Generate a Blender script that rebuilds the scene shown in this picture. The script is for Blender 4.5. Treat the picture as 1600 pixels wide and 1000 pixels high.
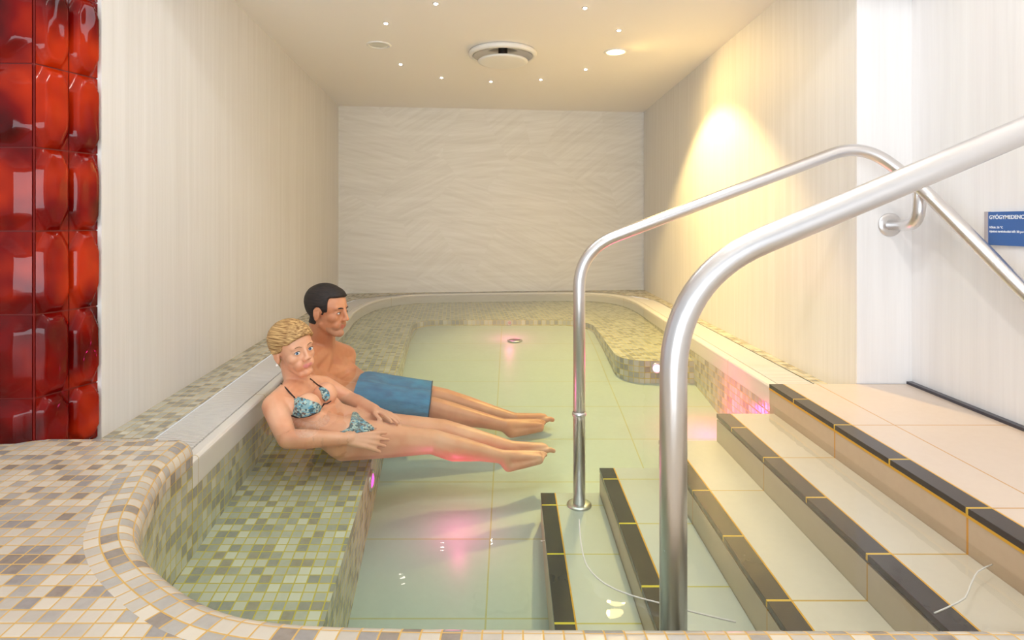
import bpy, bmesh, math, random
from mathutils import Vector, Matrix
random.seed(7)
S = bpy.context.scene
COL = S.collection
for o in list(bpy.data.objects): bpy.data.objects.remove(o)

# ------------------------------------------------------------------ camera, world, big lights, exposure
H = 0.70                      # eye height above the water surface (z = 0)
FPX = 900.0                   # focal length in pixels for a 1600 wide frame
cd = bpy.data.cameras.new('camera'); cam = bpy.data.objects.new('camera', cd); COL.objects.link(cam)
cam.location = (0, 0, H); cam.rotation_euler = (math.radians(90), 0, 0)
cd.sensor_width = 36; cd.lens = FPX/1600*36; cd.shift_y = -152/1600; cd.clip_start = 0.02
S.camera = cam
S.view_settings.view_transform = 'Standard'; S.view_settings.look = 'None'
S.view_settings.gamma = 1; S.view_settings.use_curve_mapping = False
S.view_settings.exposure = -0.43
w = bpy.data.worlds.new('world'); S.world = w; w.use_nodes = True
w.node_tree.nodes['Background'].inputs[0].default_value = (0.95, 0.97, 1.0, 1)
w.node_tree.nodes['Background'].inputs[1].default_value = 1.0

def light(kind, name, loc, aim, energy, color, parent=None, **kw):
    l = bpy.data.lights.new(name, kind); l.energy = energy; l.color = color
    for k, v in kw.items(): setattr(l, k, v)
    o = bpy.data.objects.new(name, l); COL.objects.link(o); o.location = loc
    if aim is not None:
        o.rotation_euler = (Vector(aim)-Vector(loc)).to_track_quat('-Z', 'Y').to_euler()
    if parent: o.parent = parent
    return o
light('POINT', 'hall_ceiling_light', (.45, 1.0, 2.2), None, 42, (1, .985, .96), shadow_soft_size=.04)
light('AREA', 'alcove_fill', (0.0, 2.25, 1.815), (0.0, 2.5, 0.0), 17, (.78, .90, 1), shape='RECTANGLE', size=1.5, size_y=.5)  # added fill panel out of view, brightens alcove walls and ceiling
light('AREA', 'hall_fill', (-0.5, -2.6, .65), (0.0, 3.2, 1.83), 140, (.84, .925, 1.0), shape='RECTANGLE', size=3.0, size_y=1.6)  # added fill panel behind the camera, aimed up to lift the ceiling

def P(u, v, Y): return Vector(((u-800)*Y/FPX, Y, H-(v-348)*Y/FPX))

# ------------------------------------------------------------------ helpers
def lin(c): return tuple(((x/255)/12.92 if x/255 <= .04045 else ((x/255+.055)/1.055)**2.4) for x in c)+(1,)
def mat(name, rgb=(200,200,200), rough=.5, metal=0, **kw):
    m = bpy.data.materials.new(name); m.use_nodes = True
    b = m.node_tree.nodes['Principled BSDF']
    b.inputs['Base Color'].default_value = lin(rgb)
    b.inputs['Roughness'].default_value = rough; b.inputs['Metallic'].default_value = metal
    for k, v in kw.items(): b.inputs[k].default_value = v
    return m
class N:
    def __init__(s, m): s.t = m.node_tree; s.b = s.t.nodes['Principled BSDF']
    def n(s, kind, **kw):
        nd = s.t.nodes.new(kind)
        for k, v in kw.items(): setattr(nd, k, v)
        return nd
    def l(s, a, b): s.t.links.new(a, b)
    def math(s, op, a, b=None, c=None):
        nd = s.n('ShaderNodeMath', operation=op)
        for i, x in enumerate((a, b, c)):
            if x is None: continue
            if isinstance(x, (int, float)): nd.inputs[i].default_value = x
            else: s.l(x, nd.inputs[i])
        return nd.outputs[0]
    def ramp(s, fac, stops, interp='LINEAR'):
        r = s.n('ShaderNodeValToRGB'); r.color_ramp.interpolation = interp
        e = r.color_ramp.elements
        while len(e) < len(stops): e.new(.5)
        for i, (p, c) in enumerate(stops): e[i].position = p; e[i].color = lin(c)
        s.l(fac, r.inputs[0]); return r.outputs[0]
    def mix(s, fac, a, b):
        nd = s.n('ShaderNodeMix', data_type='RGBA')
        if isinstance(fac, float): nd.inputs[0].default_value = fac
        else: s.l(fac, nd.inputs[0])
        for i, x in ((6, a), (7, b)):
            if isinstance(x, tuple): nd.inputs[i].default_value = lin(x)
            else: s.l(x, nd.inputs[i])
        return nd.outputs[2]
    def pos(s): return s.n('ShaderNodeNewGeometry').outputs['Position']
    def noise(s, vec, scale, detail=3, sc=(1,1,1)):
        mp = s.n('ShaderNodeMapping'); mp.inputs['Scale'].default_value = sc; s.l(vec, mp.inputs[0])
        nz = s.n('ShaderNodeTexNoise'); nz.inputs['Scale'].default_value = scale; nz.inputs['Detail'].default_value = detail
        s.l(mp.outputs[0], nz.inputs[0]); return nz.outputs[0]
    def bump(s, h, strength, dist):
        b = s.n('ShaderNodeBump'); b.inputs['Strength'].default_value = strength; b.inputs['Distance'].default_value = dist
        s.l(h, b.inputs['Height']); s.l(b.outputs[0], s.b.inputs['Normal'])

def mosaic_mat(name, pitch=.031, stops=None, grout=(186,150,72), gw=.085):
    m = mat(name, rough=.32); k = N(m)
    uv = k.n('ShaderNodeUVMap').outputs[0]
    sep = k.n('ShaderNodeSeparateXYZ'); k.l(uv, sep.inputs[0])
    x = k.math('DIVIDE', sep.outputs[0], pitch); y = k.math('DIVIDE', sep.outputs[1], pitch)
    cm = k.n('ShaderNodeCombineXYZ'); k.l(k.math('FLOOR', x), cm.inputs[0]); k.l(k.math('FLOOR', y), cm.inputs[1])
    wn = k.n('ShaderNodeTexWhiteNoise', noise_dimensions='2D'); k.l(cm.outputs[0], wn.inputs['Vector'])
    col = k.ramp(wn.outputs['Value'], stops, 'CONSTANT')
    d = k.math('MINIMUM', k.math('PINGPONG', x, .5), k.math('PINGPONG', y, .5))
    g = k.math('LESS_THAN', d, gw/2)
    nz = k.noise(k.pos(), 60, 2)
    col = k.mix(k.math('MULTIPLY', nz, .25), col, (226,222,212))
    k.l(k.mix(g, col, grout), k.b.inputs['Base Color'])
    k.l(k.math('ADD', k.math('MULTIPLY', g, .5), .25), k.b.inputs['Roughness'])
    k.bump(k.math('SMOOTH_MIN', d, .12, .05), .5, .008)
    return m
TS = [(0,(202,192,176)),(.30,(184,176,164)),(.52,(166,161,154)),(.68,(214,203,184)),(.80,(142,137,134)),(.92,(130,118,108))]
TU = [(0,(192,192,178)),(.30,(172,173,160)),(.52,(154,155,144)),(.66,(206,205,190)),(.80,(134,135,126)),(.92,(142,136,118))]
M = {}
M['mosaic'] = mosaic_mat('deck_mosaic', .031, TS, (206,166,92), .09)
M['mosaic_low'] = mosaic_mat('ledge_mosaic', .031, TU, (190,165,100), .09)
M['mosaic_pool'] = mosaic_mat('pool_mosaic', .033, TU, (196,178,70), .11)

def grid_mat(name, base, grout, axes, pitch, off, gw=.006, rough=.35, mottle=.1, spec=.5, alt=None):
    m = mat(name, base, rough); k = N(m); p = k.pos()
    sep = k.n('ShaderNodeSeparateXYZ'); k.l(p, sep.inputs[0])
    gs = []
    for ax, pt, of in zip(axes, pitch, off):
        v = k.math('PINGPONG', k.math('SUBTRACT', sep.outputs['XYZ'.index(ax)], of), pt/2)
        gs.append(k.math('LESS_THAN', v, gw/2))
    g = gs[0] if len(gs) == 1 else k.math('MAXIMUM', *gs)
    nz = k.noise(p, 7, 5); nz2 = k.noise(p, 45, 3)
    f = k.math('MULTIPLY', k.math('ADD', nz, nz2), mottle)
    dark = alt or tuple(int(c*.72) for c in base)
    col = k.mix(f, base, dark)
    k.l(k.mix(g, col, grout), k.b.inputs['Base Color'])
    return m
M['floor'] = grid_mat('pool_floor_tile', (190,198,192), (180,176,130), 'XY', (.66,.34), (-.08,2.1), .0055, .4, .14)
M['wood'] = None
def wall_mat(name, a, b, sc, rough=.55, bump=.15):
    m = mat(name, a, rough); k = N(m); p = k.pos()
    n1 = k.noise(p, 1.0, 6, sc); n2 = k.noise(p, 1.0, 4, tuple(x*5 for x in sc)); n3 = k.noise(p, 1.1, 2)
    f = k.math('ADD', k.math('MULTIPLY', n1, .55), k.math('ADD', k.math('MULTIPLY', n2, .3), k.math('MULTIPLY', n3, .25)))
    f = k.math('SMOOTHSTEP', f, .35, .75) if False else f
    col = k.ramp(f, [(.35, a), (.72, b)])
    k.l(col, k.b.inputs['Base Color']); k.bump(n2, bump, .002)
    return m
M['wall_v'] = wall_mat('vertical_grain_panel', (234,232,229), (221,218,213), (30, 30, .8), .55, .06)
M['wall_white'] = wall_mat('white_grain_panel', (241,239,238), (230,227,226), (22, 22, .7), .55, .06)
M['ceil'] = mat('ceiling_paint', (247,243,238), .6)
# back wall: brushed in big diagonal and level strokes
m = mat('brushed_back_wall', (222,216,204), .55); k = N(m); p = k.pos()
vor = k.n('ShaderNodeTexVoronoi'); vor.inputs['Scale'].default_value = 1.4; k.l(p, vor.inputs['Vector'])
sepc = k.n('ShaderNodeSeparateColor'); k.l(vor.outputs['Color'], sepc.inputs[0])
rot = k.n('ShaderNodeVectorRotate', rotation_type='AXIS_ANGLE'); rot.inputs['Axis'].default_value = (0,1,0)
k.l(p, rot.inputs['Vector']); k.l(k.math('MULTIPLY', k.math('SUBTRACT', sepc.outputs[0], .4), 1.3), rot.inputs['Angle'])
n1 = k.noise(rot.outputs[0], 1, 5, (2.2, 2, 38)); n2 = k.noise(p, 1, 4, (1.5, 1.5, 26))
f = k.math('ADD', k.math('MULTIPLY', n1, .55), k.math('MULTIPLY', n2, .45))
k.l(k.ramp(f, [(.36,(238,236,230)),(.66,(224,221,213))]), k.b.inputs['Base Color']); k.bump(n1, .04, .001)
M['wall_back'] = m
M['stone'] = grid_mat('white_stone_edge', (226,223,215), (196,180,140), 'Y', (.60,), (1.70,), .004, .3, .06)
M['grate'] = mat('grate_plastic', (222,219,214), .4)
M['trough'] = mat('trough_grey', (150,148,140), .6)  # plain grey for the overflow trough
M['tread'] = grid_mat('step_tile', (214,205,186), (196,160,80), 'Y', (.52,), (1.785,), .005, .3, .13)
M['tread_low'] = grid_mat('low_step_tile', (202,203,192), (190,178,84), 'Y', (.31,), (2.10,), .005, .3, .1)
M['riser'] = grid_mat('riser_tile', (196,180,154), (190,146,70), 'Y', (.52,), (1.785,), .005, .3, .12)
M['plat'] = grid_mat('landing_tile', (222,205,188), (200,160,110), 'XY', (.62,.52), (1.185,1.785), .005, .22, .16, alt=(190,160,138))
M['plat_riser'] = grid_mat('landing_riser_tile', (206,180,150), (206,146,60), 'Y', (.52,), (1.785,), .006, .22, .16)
M['nose'] = grid_mat('dark_nosing_tile', (62,54,50), (206,168,60), 'Y', (.26,), (1.785,), .007, .25, .2)
M['nose_low'] = grid_mat('low_dark_nosing_tile', (50,50,52), (214,196,60), 'Y', (.31,), (2.10,), .008, .25, .2)
M['grout'] = mat('ochre_grout', (214,160,46), .7)
M['black'] = mat('dark_skirting_tile', (58,56,66), .3)
m = mat('brushed_steel', (222,219,218), .3, 1.0); k = N(m)
k.l(k.math('ADD', k.math('MULTIPLY', k.noise(k.pos(), 90, 3, (1,1,1)), .14), .24), k.b.inputs['Roughness'])
M['steel'] = m
M['white_plastic'] = mat('white_enamel', (238,236,230), .35)
M['chrome'] = mat('mirror_ring', (190,186,180), .15, 1.0)
M['dark'] = mat('dark_slot', (60,48,40), .6)
def emit(name, rgb, s):
    m = mat(name, rgb); b = m.node_tree.nodes['Principled BSDF']
    b.inputs['Emission Color'].default_value = lin(rgb); b.inputs['Emission Strength'].default_value = s; return m
M['led'] = emit('led_glow', (255,246,232), 50)
M['lamp'] = emit('downlight_glow', (255,236,170), 22)
M['unlit'] = mat('unlit_lens', (214,216,206), .2)
M['pink'] = emit('pink_lamp_glow', (255,60,190), 5)
M['dimpink'] = emit('added_pink_lens', (200,150,150), .1)
M['lilac'] = emit('lilac_lamp_glow', (225,190,255), 4)

def link(name, me, m, parent=None):
    o = bpy.data.objects.new(name, me); COL.objects.link(o)
    if m is not None:
        for x in (m if isinstance(m, (list, tuple)) else [m]): me.materials.append(x)
    if parent: o.parent = parent
    return o
def obj(name, bm, m, parent=None, smooth=False):
    me = bpy.data.meshes.new(name); bm.normal_update(); bm.to_mesh(me); bm.free()
    if smooth: me.shade_smooth()
    o = link(name, me, m, parent)
    if parent:                                   # parent empties sit at the base of the thing
        o.matrix_parent_inverse = Matrix.Translation(-Vector(parent.location)) if parent.parent is None else Matrix.Identity(4)
    return o
def tag(o, label=None, cat=None, group=None, kind=None):
    if label: o['label'] = label
    if cat: o['category'] = cat
    if group: o['group'] = group
    if kind: o['kind'] = kind
    return o
def empty(name, loc, label, cat, group=None):
    o = bpy.data.objects.new(name, None); COL.objects.link(o); o.location = loc; o.empty_display_size = .05
    return tag(o, label, cat, group)
def box(bm, lo, hi, bev=0):
    r = bmesh.ops.create_cube(bm, size=1)
    for v in r['verts']:
        v.co = Vector([lo[i]+(v.co[i]+.5)*(hi[i]-lo[i]) for i in range(3)])
    if bev:
        es = list({e for v in r['verts'] for e in v.link_edges})
        bmesh.ops.bevel(bm, geom=es, offset=bev, segments=2, affect='EDGES', profile=.7)
def frames(pts):
    T = []
    for i in range(len(pts)):
        a = pts[max(i-1,0)]; b = pts[min(i+1,len(pts)-1)]; T.append((b-a).normalized())
    n = T[0].orthogonal().normalized(); out = []
    for t in T:
        n = (n - t*n.dot(t)).normalized(); out.append((t, n, t.cross(n)))
    return out
def tube(bm, pts, r, seg=24, cap=True):
    pts = [Vector(p) for p in pts]; rings = []
    rr = r if isinstance(r, (list, tuple)) else [r]*len(pts)
    for p, (t, n, b), q in zip(pts, frames(pts), rr):
        rings.append([bm.verts.new(p+(n*math.cos(a)+b*math.sin(a))*q) for a in [2*math.pi*i/seg for i in range(seg)]])
    for A, B in zip(rings, rings[1:]):
        for i in range(seg): bm.faces.new((A[i], A[(i+1)%seg], B[(i+1)%seg], B[i]))
    if cap: bm.faces.new(rings[0][::-1]); bm.faces.new(rings[-1])
def fillet(pts, rad, n=14):
    pts = [Vector(p) for p in pts]; out = [pts[0]]
    for i in range(1, len(pts)-1):
        a, b, c = pts[i-1], pts[i], pts[i+1]; r = rad[i-1]
        d = min(r, (a-b).length*.49 if i > 1 else (a-b).length*.95, (c-b).length*.49 if i < len(pts)-2 else (c-b).length*.95)
        p0 = b+(a-b).normalized()*d; p1 = b+(c-b).normalized()*d
        for j in range(n+1):
            t = j/n; out.append(p0*(1-t)**2+b*2*t*(1-t)+p1*t*t)
    out.append(pts[-1]); return out
def catmull(pts, step=.02):
    P_ = [Vector(p) for p in pts]; out = []
    for i in range(len(P_)-1):
        p0 = P_[max(i-1,0)]; p1 = P_[i]; p2 = P_[i+1]; p3 = P_[min(i+2,len(P_)-1)]
        n = max(1, int((p2-p1).length/step))
        for j in range(n):
            t = j/n
            out.append(.5*((2*p1)+(p2-p0)*t+(2*p0-5*p1+4*p2-p3)*t*t+(3*p1-p0-3*p2+p3)*t**3))
    out.append(P_[-1]); return out
def lathe(bm, prof, c, axis=(0,0,1), seg=48):
    q = Vector((0,0,1)).rotation_difference(Vector(axis)); c = Vector(c); rings = []
    for r, z in prof:
        rings.append([bm.verts.new(c+q@Vector((r*math.cos(a), r*math.sin(a), z))) for a in [2*math.pi*i/seg for i in range(seg)]] if r > 1e-6 else [bm.verts.new(c+q@Vector((0,0,z)))])
    for A, B in zip(rings, rings[1:]):
        for i in range(seg):
            j = (i+1) % seg
            f = [A[i % len(A)], A[j % len(A)], B[j % len(B)], B[i % len(B)]]
            f = list(dict.fromkeys(f))
            if len(f) > 2: bm.faces.new(f)

# ------------------------------------------------------------------ pool plan
def tab(t, y):
    if y <= t[0][0]: return t[0][1]
    for (a, za), (b, zb) in zip(t, t[1:]):
        if y <= b: return za+(zb-za)*(y-a)/(b-a)
    return t[-1][1]
BZ = [(.9,-.31),(1.5,-.275),(2.2,-.222),(2.6,-.19),(3.0,-.165),(3.45,-.12),(4,-.10),(4.6,-.08),(6,-.075)]
FZ = [(.9,-.56),(1.5,-.54),(1.76,-.51),(2.3,-.42),(3,-.31),(3.45,-.255),(4,-.18),(4.6,-.125),(6,-.12)]
bz = lambda y: tab(BZ, y); fz = lambda y: tab(FZ, y)
xl = lambda y: -.32-.1*y

near_pts = [(1.35,.91),(.6,.912),(.1,.914),(-.2,.918),(-.371,.93),(-.486,.962),(-.60,1.03),(-.71,1.12),(-.786,1.216),(-.85,1.36),(-.90,1.50),(-.921,1.66)]
far_pts = [(-.921,1.661),(-.966,2.1),(-1.056,3.0),(-1.156,4.0),(-1.215,4.45),(-1.225,4.85),(-1.16,5.2),(-.97,5.46),(-.62,5.56),(0,5.62),(.55,5.66),(.83,5.60),(1.0,5.38),(1.07,5.0),(1.075,4.5),(1.083,3.4),(1.09,2.2)]
near_c = catmull([(x,y,0) for x,y in near_pts], .02)
far_c = catmull([(x,y,0) for x,y in far_pts], .03)
def normals(c):       # points away from the water (path runs clockwise seen from above: near edge right to left, left side away, back, right side)
    out = []
    for i in range(len(c)):
        t = (c[min(i+1,len(c)-1)]-c[max(i-1,0)]).normalized(); out.append(Vector((-t.y, t.x, 0)))
    return out
def sweep(c, prof, name, m, smooth=False, kind='structure', clampfn=None, uvw=None):
    """profile of (offset away from water, z); UV = (length along, length across)"""
    nn = normals(c); bm = bmesh.new(); uvl = bm.loops.layers.uv.new('UVMap'); rows = []; s = 0; S_ = []
    for i, (p, n) in enumerate(zip(c, nn)):
        if i: s += (p-c[i-1]).length
        S_.append(s); row = []
        for o_, z in prof:
            q = p+n*o_; q.z = z
            if clampfn: q = clampfn(q)
            row.append(bm.verts.new(q))
        rows.append(row)
    cum = [0]
    for a, b in zip(prof, prof[1:]): cum.append(cum[-1]+math.hypot(a[0]-b[0], a[1]-b[1]))
    for i in range(len(c)-1):
        for j in range(len(prof)-1):
            f = bm.faces.new((rows[i][j], rows[i+1][j], rows[i+1][j+1], rows[i][j+1]))
            for L, uv in zip(f.loops, ((S_[i],cum[j]),(S_[i+1],cum[j]),(S_[i+1],cum[j+1]),(S_[i],cum[j+1]))):
                L[uvl].uv = uv if uvw is None else uvw(L.vert.co)
    bmesh.ops.recalc_face_normals(bm, faces=bm.faces)
    o = obj(name, bm, m, smooth=smooth); return tag(o, kind=kind)
flat = lambda co: (co.x+.1*co.y+.004, co.y)

# walls of the basin under water
sweep(near_c, [(0,0.0),(0,-.62)], 'pool_basin', M['mosaic_pool'])
sweep(far_c, [(0,-.068),(0,-.62)], 'pool_basin', M['mosaic_pool'])
# rolled coping round the near end, up to the deck level
R_ = .045
roll = [(0,-.001),(0,.030)]+[(R_-R_*math.cos(a), .030+R_*math.sin(a)) for a in [math.pi/2*i/8 for i in range(1,9)]]+[(.093,.0752)]
cp = sweep(near_c, roll, 'pool_coping', M['mosaic'], smooth=True)
# end cap of the coping by the grate
bm = bmesh.new(); e = near_c[-1]; n = normals(near_c)[-1]
vs = [bm.verts.new(e+n*o_+Vector((0,.001,z))) for o_, z in roll]+[bm.verts.new(e+n*.093+Vector((0,.001,-.001)))]
bm.faces.new(vs); tag(obj('pool_coping_end', bm, M['mosaic']), kind='structure')

# raised near deck, following the coping
bm = bmesh.new(); uvl = bm.loops.layers.uv.new('UVMap')
nn = normals(near_c); inner = [p+n*.0925 for p, n in zip(near_c, nn)]
rows = []
for q in inner:
    a = bm.verts.new((q.x, q.y, .075))
    if q.y < .9: b = bm.verts.new((q.x, -1.6, .075))
    else: b = bm.verts.new((-2.6, min(q.y, 1.668), .075))
    rows.append((a, b))
for (a, b), (c, d) in zip(rows, rows[1:]):
    if (b.co-d.co).length < 1e-5: bm.faces.new((a, c, b)); continue
    if abs(b.co.y+1.6) < 1e-4 and abs(d.co.y+1.6) > 1e-4:
        cn = bm.verts.new((-2.6, -1.6, .075)); bm.faces.new((a, c, d, cn, b)); continue
    bm.faces.new((a, c, d, b))
for f in bm.faces:
    for L in f.loops: L[uvl].uv = flat(L.vert.co)
bmesh.ops.recalc_face_normals(bm, faces=bm.faces)
tag(obj('floor', bm, M['mosaic']), kind='structure')
bm = bmesh.new(); box(bm, (-2.6,1.645,-.10), (-1.022,1.664,.0745)); uvl = bm.loops.layers.uv.new('UVMap')
for f in bm.faces:
    for L in f.loops: L[uvl].uv = (L.vert.co.x, L.vert.co.z)
tag(obj('trim_1', bm, M['mosaic']), kind='structure')

# stone overflow lip, grate, low mosaic ledge round the far part
lip = [(0,-.07),(0,.006),(.004,.012),(.010,.014),(.038,.014),(.042,.010),(.042,-.05)]
lo_ = sweep(far_c, lip, 'trim_2', M['stone'])
def wl(y): return -1.12-.1*y             # left wall line
def wb(x): return 5.56+.1077*(x+1.676)   # back wall line
def clampw(q):
    q.x = max(q.x, wl(q.y)+.0); q.x = min(q.x, 1.342); q.y = min(q.y, wb(q.x)); q.x = max(q.x, wl(q.y)); return q
GW = .195
def gwid(p): return GW
nnf = normals(far_c)
ctr = [i for i in range(len(far_c))]
bm = bmesh.new(); uvl = bm.loops.layers.uv.new('UVMap'); prev = None
off_in = []
for p, n in zip(far_c, nnf):
    back = max(0, min(1, (p.y-5.1)/.3)); wd = GW*(1-back)+.075*back
    a = p+n*wd; b = p+n*.55; a = clampw(a.copy()); b = clampw(b.copy())
    if p.x < 0 and p.y < 5.0: b = Vector((wl(p.y), p.y, 0))
    if p.x > 0 and p.y < 5.0: b = Vector((1.342, p.y, 0))
    off_in.append(wd)
    a.z = b.z = .016
    cur = (bm.verts.new(a), bm.verts.new(b))
    if prev: bm.faces.new((prev[0], cur[0], cur[1], prev[1]))
    prev = cur
for f in bm.faces:
    for L in f.loops: L[uvl].uv = flat(L.vert.co)
bmesh.ops.recalc_face_normals(bm, faces=bm.faces)
tag(obj('ledge', bm, M['mosaic_low']), kind='structure')
# trough under the grate
sweep(far_c, [(.042,-.03),(.20,-.03)], 'overflow_trough', M['trough'])
# slats
def dense(c, step):
    out = []; acc = 0; nxt = 0
    for i in range(len(c)-1):
        L = (c[i+1]-c[i]).length
        while nxt <= acc+L:
            t = (nxt-acc)/L; out.append((c[i].lerp(c[i+1], t), (c[i+1]-c[i]).normalized(), i+t)); nxt += step
        acc += L
    return out
segs = {'left': bmesh.new(), 'back': bmesh.new(), 'right': bmesh.new()}
for p, t, i in dense(far_c, .0135):
    n = Vector((-t.y, t.x, 0)); k0 = int(i); wd = off_in[min(k0, len(off_in)-1)]-.003
    key = 'back' if p.y > 5.0 else ('left' if p.x < 0 else 'right')
    if key == 'back' and wd > .19: pass
    bm = segs[key]; a = p+n*.044; b = p+n*wd
    b = clampw(b.copy()); 
    h = t*.0048; z0, z1 = .004, .0145
    vs = [bm.verts.new(q+Vector((0,0,z))) for z in (z0, z1) for q in (a-h, a+h, b+h, b-h)]
    for f in ((4,5,6,7),(0,1,5,4),(1,2,6,5),(2,3,7,6),(3,0,4,7)): bm.faces.new([vs[x] for x in f])
for key, lab in (('left','white slatted overflow grate running beside the left wall'),('back','white slatted overflow grate curving along the back wall'),('right','white slatted overflow grate beside the yellow lit right wall')):
    tag(obj('overflow_grate', segs[key], M['grate']), lab, 'grate')

# basin floor
bm = bmesh.new(); ys = [.9+.05*i for i in range(100)]; pr = None
for y in ys:
    c_ = (bm.verts.new((-1.4, y, fz(y))), bm.verts.new((1.3, y, fz(y))))
    if pr: bm.faces.new((pr[0], pr[1], c_[1], c_[0]))
    pr = c_
tag(obj('pool_floor', bm, M['floor']), kind='structure')
# benches: left, far and the right island, one seat running round
r1, r2, r3 = .22, .25, .16
YB = 4.62
def inner_left(y):
    if y > YB-r1:
        d = y-(YB-r1); return xl(y)+r1-math.sqrt(max(0, r1*r1-d*d))
    return xl(y)
def inner_right(y):
    x = .64-(y-3.43)*.015
    if y > YB-r2: d = y-(YB-r2); return x-r2+math.sqrt(max(0, r2*r2-d*d))
    if y < 3.43+r3: d = (3.43+r3)-y; return x+r3-math.sqrt(max(0, r3*r3-d*d))
    return x
bm = bmesh.new(); uvl = bm.loops.layers.uv.new('UVMap')
def slab(y0, y1, xa0, xb0, xa1, xb1):
    f = bm.faces.new([bm.verts.new(q) for q in ((xa0,y0,bz(y0)),(xb0,y0,bz(y0)),(xb1,y1,bz(y1)),(xa1,y1,bz(y1)))])
ysl = sorted(set([round(.9+.06*i,3) for i in range(63) if .9+.06*i < YB-r1]+[YB-r1*(1-math.sin(a*math.pi/24)) for a in range(13)]+[YB]))
for a, b in zip(ysl, ysl[1:]): slab(a, b, -1.4, inner_left(a), -1.4, inner_left(b))
ysr = sorted(set([3.43+r3*(1-math.cos(a*math.pi/24)) for a in range(13)]+[3.43+r3+.05*i for i in range(1,16)]+[YB-r2*(1-math.sin(a*math.pi/24)) for a in range(13)]+[YB]))
for a, b in zip(ysr, ysr[1:]): slab(a, b, inner_right(a), 1.25, inner_right(b), 1.25)
for a, b in ((YB,4.9),(4.9,5.3),(5.3,5.8)): slab(a, b, -1.5, 1.25, -1.5, 1.25)
for f in bm.faces:
    for L in f.loops: L[uvl].uv = (L.vert.co.x+.1*L.vert.co.y+.003, L.vert.co.y)
bmesh.ops.recalc_face_normals(bm, faces=bm.faces)
for f in bm.faces:
    if f.normal.z < 0: f.normal_flip()
tag(obj('pool_bench', bm, M['mosaic_pool']), kind='structure')
# its front
path = [(inner_left(y), y) for y in ysl]+[(inner_right(y), y) for y in reversed(ysr)]+[(1.2,3.43)]
bm = bmesh.new(); uvl = bm.loops.layers.uv.new('UVMap'); s = 0; pr = None
for i, (x, y) in enumerate(path):
    if i: s += math.dist(path[i-1], path[i])
    cur = (bm.verts.new((x,y,bz(y))), bm.verts.new((x,y,fz(y)-.01)), s, bz(y), fz(y))
    if pr:
        f = bm.faces.new((pr[0], cur[0], cur[1], pr[1]))
        for L, uv in zip(f.loops, ((pr[2],0),(cur[2],0),(cur[2],cur[4]-cur[3]),(pr[2],pr[4]-pr[3]))): L[uvl].uv = uv
    pr = cur
tag(obj('pool_bench_front', bm, M['mosaic_pool']), kind='structure')

# ------------------------------------------------------------------ room shell
def wall(name, a, b, z0, z1, m, th=.12, side=1):
    a = Vector((*a,0)); b = Vector((*b,0)); t = (b-a).normalized(); n = Vector((t.y,-t.x,0))*side*th
    bm = bmesh.new(); vs = [bm.verts.new(q+Vector((0,0,z))) for z in (z0,z1) for q in (a,b,b+n,a+n)]
    for f in ((0,1,5,4),(1,2,6,5),(2,3,7,6),(3,0,4,7),(4,5,6,7),(3,2,1,0)): bm.faces.new([vs[i] for i in f])
    bmesh.ops.recalc_face_normals(bm, faces=bm.faces)
    return tag(obj(name, bm, m), kind='structure')
CZ = 1.828
wall('wall_left', (wl(1.828), 1.828), (wl(5.56), 5.56), -.05, CZ+.02, M['wall_v'], side=-1)
wall('wall_back', (-1.80, wb(-1.80)), (1.46, wb(1.46)), -.05, CZ+.02, M['wall_back'], side=-1)
bm = bmesh.new(); box(bm, (1.342,2.25,-.05), (1.62,5.86,2.6)); tag(obj('wall_right', bm, M['wall_v']), kind='structure')
bm = bmesh.new(); box(bm, (1.3425,2.242,.073), (1.557,2.2495,2.6)); tag(obj('wall_alcove', bm, M['wall_white']), kind='structure')
bm = bmesh.new(); box(bm, (1.557,-1.6,-.05), (1.68,2.245,2.6)); tag(obj('wall_right_front', bm, M['wall_white']), kind='structure')
bm = bmesh.new(); box(bm, (-2.0,1.70,CZ), (1.342,5.92,CZ+.1)); box(bm, (-2.6,-1.6,2.45), (1.557,1.70,2.55)); box(bm, (1.342,1.70,2.45),(1.557,2.242,2.55)); box(bm, (-2.0,1.695,CZ+.1),(1.3424,1.705,2.45))
tag(obj('ceiling', bm, M['ceil']), kind='structure')
bm = bmesh.new(); box(bm, (1.535,.2,.0735), (1.5565,2.2415,.083)); tag(obj('baseboard_right', bm, M['black']), kind='structure')

# ------------------------------------------------------------------ stairs
st = empty('pool_stairs', (.11,1.6,-.5), 'pale tiled pool steps with dark nosings rising to the right landing', 'stairs')
Y0, Y1 = .925, 2.195
XS = [.11,.334,.56,.78,1.0]; ZS = [-.33,-.235,-.13,-.028,.073]
for i, (x, z) in enumerate(zip(XS, ZS)):
    x2 = XS[i+1] if i < 4 else 1.553
    ym = Y1 if i < 4 else 2.238
    zb = ZS[i-1] if i else -.60
    nw = .052; low = i < 2
    # tread
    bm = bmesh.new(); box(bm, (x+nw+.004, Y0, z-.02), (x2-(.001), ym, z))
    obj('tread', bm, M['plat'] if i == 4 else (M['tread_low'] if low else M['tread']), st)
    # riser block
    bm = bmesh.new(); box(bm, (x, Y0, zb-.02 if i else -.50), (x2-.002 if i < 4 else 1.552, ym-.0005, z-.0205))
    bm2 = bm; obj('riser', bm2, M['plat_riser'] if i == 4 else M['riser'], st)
    # nosing strip and the ochre grout lines on both of its sides
    bm = bmesh.new(); box(bm, (x-.001, Y0, z-.014), (x+nw, ym-.0002, z+.0008), .0015)
    obj('nosing', bm, M['nose_low'] if low else M['nose'], st)
    bm = bmesh.new(); box(bm, (x+nw, Y0, z-.006), (x+nw+.0042, ym-.0004, z+.0003))
    if i == 4 : box(bm, (x-.0012, Y0, z-.0205), (x+.004, ym-.0004, z-.014))
    obj('grout_line', bm, M['grout'], st)

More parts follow.
